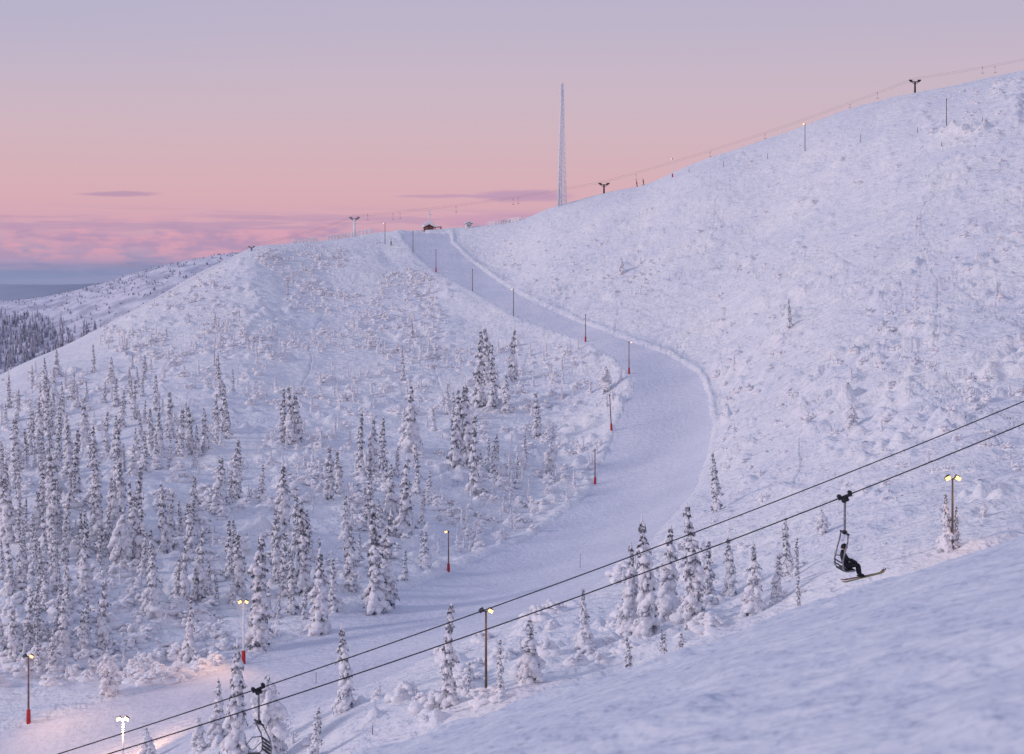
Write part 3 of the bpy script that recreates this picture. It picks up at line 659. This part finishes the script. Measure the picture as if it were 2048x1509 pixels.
def fence(x0,x1,label,hpx=10):
    p0=hit(x0,skyy(x0)+3,400); t=thing('snow_fence',label,'fence',tuple(p0)); P_=[]
    for px in np.arange(x0,x1+1,7.0):
        q=hit(px,skyy(px)+3,400)-p0; P_.append(q); h=hpx*(p0.y/F)*rnd.uniform(.8,1.1)
        b=MB(); b.tube([q+Vector((0,0,-.4)),q+Vector((0,0,h))],[.16,.13],6)
        for j in range(4): b.blob(tuple(q+Vector((0,0,h*(j+.5)/4))),[[.3,0,0],[0,.25,0],[0,0,.35]],.25,ICO1)
        part('post',b,M['rime'],t)
    for z in (.5,1.1,1.6): part('rail',MB().tube([q+Vector((0,0,z)) for q in P_],.13,6),M['rime'],t)
fence(655,752,'rime covered snow fence on the crest around the white lift tower')
fence(585,636,'lower rimed snow fence on the left end of the crest',7)
fence(975,1050,'low rimed fence between crest table and mast',5)
# surface lift
def tower(px,pt,pb,label,mat,sc=1.0,th=1.0):
    p=hit(px,pb,300); h=(HY-pt)/F*p.y-p.z; t=thing('lift_tower',label,'lift tower',tuple(p),0,'surface lift towers on the skyline')
    part('column',MB().tube([(0,0,-1),(0,0,h)],[.38*th,.3*th],10),M['rime' if mat=='mixed' else mat],t)
    if mat=='mixed': mat='fine'
    part('crossarm',MB().box((0,0,h),(3.6*sc,.4,.35*th*sc),bev=.06).tube([(-1.5*sc,0,h),(0,0,h-1.0*sc)],.1*th,6).tube([(1.5*sc,0,h),(0,0,h-1.0*sc)],.1*th,6),M[mat],t)
    for sx in (-1,1):
        b=MB().box((sx*1.6*sc,0,h+.35*sc),(1.2*sc,.3,.25*sc),bev=.03)
        for q in (-.45,0,.45): b.tube([(sx*1.6*sc+q*sc,-.16,h+.6*sc),(sx*1.6*sc+q*sc,.16,h+.6*sc)],.22*sc,10)
        part('sheave_set',b,M[mat],t)
    return p+Vector((0,0,h+.85*sc))
tops=[hit(2330,85,300)+Vector((0,0,5))]
for a in [(1830,164,184,'dark surface lift tower on the skyline at top right','dark'),(1208,370,386,'dark surface lift tower right of the mast','dark'),(709,438,464,'rimed surface lift tower with grey crossarm on the left crest','mixed',1.0,1.5),(503,495,502,'small grey lift tower at the left end of the crest','fine',.6)]: tops.append(tower(*a))
tops.append(hit(208,656,300)+Vector((0,0,1.2))); tops.append(hit(125,694,300)+Vector((0,0,1.0)))
def sag(a,b,s,m=14): return [a.lerp(b,i/m)+Vector((0,0,-4*s*(i/m)*(1-i/m))) for i in range(m+1)]
lines=[]
for q,(oy,lb) in enumerate([(0,'nearer thin cable of the surface lift along the skyline'),(1.9,'farther thin cable of the surface lift along the skyline')]):
    pl=[]
    for a,b in zip(tops[:-1],tops[1:]):
        sg=min(2.6,(a-b).length*.014); pl+=sag(a+Vector((0,oy,oy*.40)),b+Vector((0,oy,oy*.40)),sg)
    o0=pl[0]; o=link('lift_cable',MB().tube([v-o0 for v in pl],.028,5).mesh('lift_cable',M['fine']),None,tuple(o0)); tag(o,lb,'cable'); lines.append(pl)
def cab_at(px,pl):
    k=(px-CX)/F
    for a,b in zip(pl[:-1],pl[1:]):
        ka,kb=a.x/a.y,b.x/b.y
        if min(ka,kb)<=k<=max(ka,kb): return a.lerp(b,(k-ka)/(kb-ka+1e-9))
    return None
TB={1965:'first T-bar from the right end of the skyline cable',1990:'T-bar hanging just below the right frame edge cable',1755:'T-bar left of the top right lift tower',1700:'T-bar over the upper right skyline',1530:'T-bar above the middle of the right skyline',1420:'T-bar right of the red footed skyline lamp',1272:'T-bar pulled by the dark skier on skyline',1036:'right T-bar of the pair left of the mast',1026:'left T-bar of the pair left of the mast',912:'T-bar above the small lift cabin',800:'right T-bar of the pair left of the crest hut',786:'left T-bar of the pair left of the crest hut',735:'T-bar beside the white rimed lift tower'}
for px,lb in TB.items():
    c=cab_at(px,lines[px%2])
    if c is None: continue
    t=thing('t_bar',lb,'T-bar',tuple(c),.3,'T-bars hanging from the surface lift')
    g=(skyy(px)); room=max(1.0,c.z-(HY-g)/F*c.y-.3); L=min(2.4,room)
    part('spool_box',MB().box((0,0,-.25),(.24,.24,.4),bev=.05),M['fine'],t); part('rod',MB().tube([(0,0,-.3),(.1,0,-L)],.04,6),M['fine'],t)
    part('crossbar',MB().tube([(-.4,0,-L+.12),(-.2,0,-L-.02),(.1,0,-L),(.4,0,-L-.02),(.6,0,-L+.12)],.06,6),M['dark'],t)

# ------------------------------------------------------------------ people
def body(J,E,tags,mats,name,parent):
    names=list(J); me=bpy.data.meshes.new(name+'_skeleton'); me.from_pydata([J[q][0] for q in names],[(names.index(a),names.index(b)) for a,b in E],[])
    o=link(name,me); md=o.modifiers.new('Skin','SKIN'); md.use_smooth_shade=True
    sv=me.skin_vertices[0].data
    for i,q in enumerate(names): r=J[q][1]; sv[i].radius=(r,r); sv[i].use_root=(q=='pelvis')
    ss_=o.modifiers.new('Sub','SUBSURF'); ss_.levels=2; ss_.render_levels=2
    dg=bpy.context.evaluated_depsgraph_get(); dg.update(); nm=bpy.data.meshes.new_from_object(o.evaluated_get(dg)); nm.name=name
    o.modifiers.clear(); o.data=nm; o.parent=parent
    nm.materials.clear()
    for m_ in mats: nm.materials.append(m_)
    C=np.array([J[q][0] for q in names]); T=[tags(q) for q in names]
    for f in nm.polygons:
        f.material_index=T[int(np.argmin(((C-np.array(f.center))**2).sum(1)))]; f.use_smooth=True
    return o
def person(label,loc,rz,pose,mats,group=None,scale=1.0,helmet='black',skis=('pinkski','yellowski'),skitilt=0,sl=.86):
    t=thing('person',label,'person',loc,rz,group); t.scale=(scale,)*3
    J=dict(pose); E=[('pelvis','waist'),('waist','chest'),('chest','neck'),('neck','head'),('head','crown'),('head','nose')]
    for s in 'LR': E+=[('chest','sh'+s),('sh'+s,'el'+s),('el'+s,'wr'+s),('wr'+s,'pa'+s),('pelvis','hip'+s),('hip'+s,'kn'+s),('kn'+s,'an'+s),('an'+s,'toe'+s)]
    for s,sg in (('L',1),('R',-1)):
        w=Vector(J['wr'+s][0]); p_=Vector(J['pa'+s][0]); f=(p_-w).normalized(); sd=f.cross(Vector((0,0,1))); sd=sd.normalized() if sd.length>.1 else Vector((0,1,0)); dn=Vector((0,0,-1))
        for q,(off_,ln) in enumerate(((-.032,.062),(-.011,.075),(.011,.07),(.032,.055))):
            a=p_+sd*off_+f*.028; b=a+f*ln*.5+dn*.012; c=b+f*ln*.25+dn*ln*.5
            for k_,v_ in (('a',a),('b',b),('c',c)): J['f%s%d%s'%(s,q,k_)]=(tuple(v_),.0115)
            E+=[('pa'+s,'f%s%da'%(s,q)),('f%s%da'%(s,q),'f%s%db'%(s,q)),('f%s%db'%(s,q),'f%s%dc'%(s,q))]
        a=p_+sd*(-sg*.045)+dn*.01; b=a+f*.035+sd*(-sg*.02)+dn*.02
        J['t%sa'%s]=(tuple(a),.014); J['t%sb'%s]=(tuple(b),.012); E+=[('pa'+s,'t%sa'%s),('t%sa'%s,'t%sb'%s)]
    def tg(q):
        if q in('head','crown','nose'): return 2
        if q[:3] in('pel','hip') or q[:2]=='kn': return 1
        if q[:2] in('an','pa') or q[:3]=='toe' or q[0] in 'ft': return 3
        return 0
    body(J,E,tg,mats,'body',t)
    h=Vector(J['head'][0]); c=Vector(J['crown'][0]); m=h.lerp(c,.62); fx=Vector((1,0,0))
    hv=ICO3[0].copy(); keep=[f for f in ICO3[1] if np.mean([hv[i][2] for i in f])>-.35 and not (np.mean([hv[i][0] for i in f])>.45 and np.mean([hv[i][2] for i in f])<.25)]
    part('helmet',MB().add(hv*np.array([.145,.125,.15])+np.array(m),keep),M[helmet],t)
    part('goggles',MB().box(m+fx*.105+Vector((0,0,-.005)),(.06,.17,.08),bev=.025),M['lens'],t)
    for s,mk,tl in zip('LR',skis,(skitilt,skitilt*1.5)):
        a=Vector(J['an'+s][0]); b=Vector(J['toe'+s][0]); d=(b-a); d.z=0; d.normalize(); d=(d*math.cos(tl)+Vector((0,0,math.sin(tl)))).normalized()
        cc=Vector((a.x*.4+b.x*.6,a.y,min(a.z,b.z)-.085))+d*.08; sd=d.cross(Vector((0,0,1))).normalized(); up_=sd.cross(d).normalized()
        vs=[];fs=[];N=13
        for i in range(N):
            u=i/(N-1)*2-1; wd=(.056+.016*abs(u)**1.5)*(1 if abs(u)<.9 else .6); lift=(max(0,u-.78)**1.4)*1.1+(max(0,-u-.9))*.5
            q=cc+d*u*sl+up_*lift
            vs+=[q-sd*wd-up_*.018,q+sd*wd-up_*.018,q+sd*wd+up_*.018,q-sd*wd+up_*.018]
        for i in range(N-1):
            for j in range(4): fs.append((i*4+j,i*4+(j+1)%4,(i+1)*4+(j+1)%4,(i+1)*4+j))
        fs+=[(3,2,1,0),((N-1)*4,(N-1)*4+1,(N-1)*4+2,(N-1)*4+3)]
        sk=part('ski',MB().add([tuple(v) for v in vs],fs),M[mk],t)
        part('binding',MB().box(cc-d*.08+up_*.045,(.34,.08,.05),bev=.015),M['dark'],sk)
    return t
def seated(x0,y0,z0):
    P0=lambda x,y,z,r:((x+x0,y+y0,z+z0),r)
    J={'pelvis':P0(.02,0,.03,.16),'waist':P0(-.06,0,.2,.15),'chest':P0(-.14,0,.44,.17),'neck':P0(-.13,0,.60,.075),'head':P0(-.09,0,.69,.085),'crown':P0(-.07,0,.83,.085),'nose':P0(.015,0,.735,.02)}
    for s,g in (('L',1),('R',-1)):
        J.update({'sh'+s:P0(-.13,g*.19,.5,.088),'el'+s:P0(.04,g*.27,.26,.068),'wr'+s:P0(.27,g*.19,.22,.05),'pa'+s:P0(.35,g*.18,.21,.042),'hip'+s:P0(.06,g*.11,.01,.12),'kn'+s:P0(.50,g*.13,.06,.09),'an'+s:P0(.55,g*.13,-.36,.078),'toe'+s:P0(.74,g*.14,-.40,.06)})
    return J
def standing(lean=0.0):
    P0=lambda x,y,z,r:((x-lean*z,y,z),r)
    J={'pelvis':P0(0,0,.95,.15),'waist':P0(0,0,1.1,.14),'chest':P0(.02,0,1.36,.16),'neck':P0(.03,0,1.52,.07),'head':P0(.05,0,1.6,.085),'crown':P0(.06,0,1.74,.085),'nose':P0(.15,0,1.65,.02)}
    for s,g in (('L',1),('R',-1)):
        J.update({'sh'+s:P0(.02,g*.19,1.42,.08),'el'+s:P0(.06,g*.27,1.16,.062),'wr'+s:P0(.25,g*.2,1.05,.046),'pa'+s:P0(.33,g*.19,1.05,.04),'hip'+s:P0(0,g*.11,.92,.11),'kn'+s:P0(.1,g*.12,.52,.082),'an'+s:P0(.02,g*.12,.12,.07),'toe'+s:P0(.2,g*.13,.09,.055)})
    return J
BL=[M['black'],M['black'],M['skin'],M['black']]
for px,py,lb,mt,rz,ln in [(1274,373,'dark clad skier with red jacket riding a T-bar on the skyline',[M['redcloth'],M['black'],M['skin'],M['black']],.3,.12),(1287,370,'pale clad skier ahead of the dark one on the skyline',[M['grey'],M['black'],M['skin'],M['black']],.3,.12),(782,491,'skier in white and dark clothes standing at the piste top',[M['rime'],M['black'],M['skin'],M['redcloth']],-1.2,0)]:
    p=hit(px,py,300); person(lb,(p.x,p.y,p.z+.05),rz,standing(ln),mt,scale=1.3)

# ------------------------------------------------------------------ chairlift
def P3(px,py,d): k,s=KS(px,py); return Vector((k*d,d,s*d))
A0,A1=P3(115,1509,75),P3(2048,803,81); B0_,B1_=P3(215,1509,68),P3(2048,848,71.5)
def cable_pts(a,b,s):
    d=b-a; a2=a-d*.35; b2=b+d*.35; out=[]
    for i in range(41):
        u=i/40; q=a2.lerp(b2,u); w=-.35+1.7*u
        out.append(q+Vector((0,0,-4*s*w*(1-w))))
    return out
CA=cable_pts(A0,A1,.55); CB=cable_pts(B0_,B1_,.5)
for pl,lb in ((CA,'upper chairlift cable crossing the picture, carrying the empty chair'),(CB,'lower chairlift cable crossing the picture, carrying the occupied chair')):
    o0=pl[20]; tag(link('chairlift_cable',MB().tube([v-o0 for v in pl],.026,8).mesh('chairlift_cable',M['cable']),None,tuple(o0)),lb,'cable')
def chair(px,pl,label,flip,seatrot=0):
    c=cab_at(px,pl); i=min(range(len(pl)-1),key=lambda j:(pl[j]-c).length); d=pl[min(i+1,40)]-pl[max(i-1,0)]
    rz=math.atan2(d.y,d.x); sl=math.atan2(d.z,math.hypot(d.x,d.y))
    t=thing('chairlift_chair',label,'chairlift chair',tuple(c),rz+(math.pi if flip else 0)+seatrot,'chairs on the chairlift')
    R=Matrix.Rotation(-sl if not flip else sl,3,'Y')
    g=MB().box((0,0,-.02),(.62,.12,.13),R,.03).box((0,0,-.14),(.3,.2,.2),R,.03)
    for x in (-.24,.24):
        q=R@Vector((x,0,.08)); g.tube([q+Vector((0,-.07,0)),q+Vector((0,.07,0))],.085,12)
    part('cable_grip',g,M['dark'],t)
    part('hanger',MB().tube([(0,0,-.15),(0,.03,-.6),(0,.03,-1.3),(-.02,0,-1.5)],[.05,.05,.05,.055],8),M['steel'],t)
    W=.95
    b=MB().tube([(-.02,-W*.6,-1.52),(-.02,W*.6,-1.52)],.045,8).box((-.02,0,-1.5),(.16,.3,.16),bev=.03); part('yoke',b,M['dark'],t)
    fx=1.0 if flip else .78
    path=[(-.02,.55,-1.52),(-.12,.6,-1.75),(-.32,.62,-2.15),(-.40,.62,-2.6),(-.36,.62,-2.95),(-.18,.62,-3.08),(.30,.62,-3.05),(.36,.62,-2.99)] if flip else [(-.02,.55,-1.52),(-.05,.6,-1.8),(-.16,.62,-2.2),(-.26,.62,-2.6),(-.26,.62,-2.92),(-.14,.62,-3.04),(.22,.62,-3.02),(.27,.62,-2.97)]
    for s in (-1,1): part('side_frame',MB().tube([(x,s*W*y,z) for x,y,z in path],.034,8),M['steel'],t)
    Rs=Matrix.Rotation(math.radians(-6),3,'Y')
    part('seat',MB().box((.02,0,-3.0),(.50,W*1.2,.05),Rs,.02),M['dark'],t)
    Rb=Matrix.Rotation(math.radians(-8),3,'Y'); b=MB()
    for z_ in ((-2.86,-2.70,-2.54,-2.38) if flip else (-2.82,-2.68)): b.box((-.36*fx-.02*(z_+2.6)-.02,0,z_),(.035,W*1.2,.10 if flip else .06),Rb,.012)
    part('backrest',b,M['dark'],t)
    if flip: part('safety_bar',MB().tube([(-.36,-W*.55,-2.3),(.1,-W*.55,-2.28),(.42,-W*.5,-2.58),(.44,0,-2.6),(.42,W*.5,-2.58),(.1,W*.55,-2.28),(-.36,W*.55,-2.3)],.026,8).tube([(.43,0,-2.6),(.55,0,-3.1),(.56,0,-3.5)],.024,8).tube([(.56,-.5,-3.5),(.56,.5,-3.5)],.028,8),M['steel'],t)
    else: part('safety_bar',MB().tube([(-.25,-W*.55,-2.52),(.1,-W*.55,-2.54),(.32,-W*.5,-2.66),(.34,0,-2.68),(.32,W*.5,-2.66),(.1,W*.55,-2.54),(-.25,W*.55,-2.52)],.02,8),M['dark'],t)
    return t
chair(517,CA,'empty chairlift chair hanging at the bottom left',True,.35)
ch=chair(1690,CB,'chairlift chair carrying the seated skier at lower right',False,.0)
person('skier in black sitting on the right chairlift chair',tuple(ch.location),ch.rotation_euler.z,seated(-.02,-.22,-2.85),BL,skitilt=math.radians(9),sl=.95)

# ------------------------------------------------------------------ sky, sun, camera
w=bpy.data.worlds.new('World'); scn.world=w; w.use_nodes=True; nt=w.node_tree; nt.nodes.clear(); N=nt.nodes.new; Lk=nt.links.new
def mth(op,a,b=None,c=None,cl=False):
    m=N('ShaderNodeMath'); m.operation=op; m.use_clamp=cl
    for i,v in enumerate((a,b,c)):
        if v is None: continue
        if hasattr(v,'is_linked'): Lk(v,m.inputs[i])
        else: m.inputs[i].default_value=v
    return m.outputs[0]
def mix(f,a,b):
    m=N('ShaderNodeMix'); m.data_type='RGBA'
    for i,v in ((0,f),(6,a),(7,b)):
        if hasattr(v,'is_linked'): Lk(v,m.inputs[i])
        else: m.inputs[i].default_value=v if i==0 else (*v,1)
    return m.outputs[2]
def ss(lo,hi,x):
    m=N('ShaderNodeMapRange'); m.interpolation_type='SMOOTHSTEP'; Lk(x,m.inputs[0]); m.inputs[1].default_value=lo; m.inputs[2].default_value=hi; return m.outputs[0]
tc=N('ShaderNodeTexCoord'); sp=N('ShaderNodeSeparateXYZ'); Lk(tc.outputs['Generated'],sp.inputs[0]); X,Y,Zz=sp.outputs
ep=mth('MULTIPLY',mth('ARCSINE',Zz),F); az=mth('MULTIPLY',mth('ARCTAN2',X,Y),F)
fac=mth('DIVIDE',mth('ADD',ep,50),700,cl=True)
rp_=N('ShaderNodeValToRGB'); Lk(fac,rp_.inputs[0]); cr=rp_.color_ramp
stops=[(620,(136,148,182)),(575,(144,153,188)),(530,(170,155,187)),(480,(201,162,184)),(440,(213,168,183)),(390,(216,174,183)),(330,(213,178,187)),(250,(207,182,193)),(150,(200,183,199)),(60,(191,181,202)),(-60,(183,178,204))]
while len(cr.elements)<len(stops): cr.elements.new(.5)
for e,(py,c) in zip(cr.elements,stops): e.position=min(1,max(0,((HY-py)+50)/700)); e.color=(*lin(c),1)
def nz_(sx,sy,det,off=0):
    cb=N('ShaderNodeCombineXYZ'); Lk(mth('DIVIDE',az,sx),cb.inputs[0]); Lk(mth('DIVIDE',ep,sy),cb.inputs[1]); cb.inputs[2].default_value=off
    q=N('ShaderNodeTexNoise'); q.inputs['Scale'].default_value=1; q.inputs['Detail'].default_value=det; q.inputs['Roughness'].default_value=.55; Lk(cb.outputs[0],q.inputs['Vector']); return q.outputs['Fac']
col=rp_.outputs[0]
col=mix(mth('MULTIPLY',mth('MULTIPLY',ss(-200,-1100,az),ss(300,600,ep)),.5),col,lin((178,177,204)))
n1=nz_(110,36,4); n2=nz_(120,34,4,3.7); n3=nz_(320,16,3,8.1)
lowb=mth('MULTIPLY',ss(98,10,mth('ADD',ep,mth('MULTIPLY',mth('SUBTRACT',n1,.5),-140))),ss(-60,12,ep))
col=mix(mth('MULTIPLY',lowb,.9),col,mix(ss(.40,.62,n3),lin((130,136,175)),lin((158,146,182))))
b2=mth('MULTIPLY',mth('MULTIPLY',ss(.40,.56,n2),ss(152,104,ep)),ss(30,78,ep))
pc=mix(ss(.40,.58,n1),lin((176,146,180)),lin((219,163,181)))
col=mix(mth('MULTIPLY',b2,.8),col,pc)
lav=mth('MULTIPLY',mth('MULTIPLY',ss(.47,.57,n3),ss(95,118,ep)),ss(165,130,ep)); col=mix(mth('MULTIPLY',lav,.6),col,lin((182,150,181)))
col=mix(mth('MULTIPLY',ss(50,5,ep),.75),col,lin((138,149,186)))
def lens(px,py,wd,ht,c,am):
    d=mth('ADD',mth('POWER',mth('ABSOLUTE',mth('DIVIDE',mth('SUBTRACT',az,px-CX),wd)),2),mth('POWER',mth('ABSOLUTE',mth('DIVIDE',mth('SUBTRACT',mth('ADD',ep,mth('MULTIPLY',mth('SUBTRACT',n2,.5),14)),HY-py),ht)),2))
    global col; col=mix(mth('MULTIPLY',ss(1.2,.2,d),am),col,lin(c))
lens(250,393,85,6,(184,149,178),.8); lens(1045,393,110,13,(185,149,183),.75); lens(890,394,110,4,(186,149,181),.6); lens(1010,440,160,14,(194,152,183),.55); lens(520,438,60,6,(190,151,181),.55)
zen=mix(ss(0,-.8,Y),(.295,.345,.565),(.37,.38,.565))
col=mix(ss(620,2600,ep),col,zen)
glow=mth('MULTIPLY',ss(-.1,-.9,Y),ss(1500,-50,ep)); col=mix(mth('MULTIPLY',glow,.5),col,(1.0,.66,.60))
bg=N('ShaderNodeBackground'); Lk(col,bg.inputs[0]); bg.inputs[1].default_value=1.0
out=N('ShaderNodeOutputWorld'); Lk(bg.outputs[0],out.inputs[0])
sd_=bpy.data.lights.new('sun','SUN'); sd_.energy=1.3; sd_.angle=math.radians(12); sd_.color=(1,.84,.84)
so=link('sun',sd_); so.rotation_euler=Vector((.88,.22,-.33)).to_track_quat('-Z','Y').to_euler()
cd=bpy.data.cameras.new('camera'); cam=link('camera',cd); cam.location=(0,0,0); cam.rotation_euler=(math.pi/2,0,0)
cd.lens=60; cd.sensor_width=36; cd.shift_y=-(754.5-HY)/2048; cd.clip_start=.5; cd.clip_end=60000
cd.dof.use_dof=True; cd.dof.focus_distance=260; cd.dof.aperture_fstop=2.6
scn.camera=cam
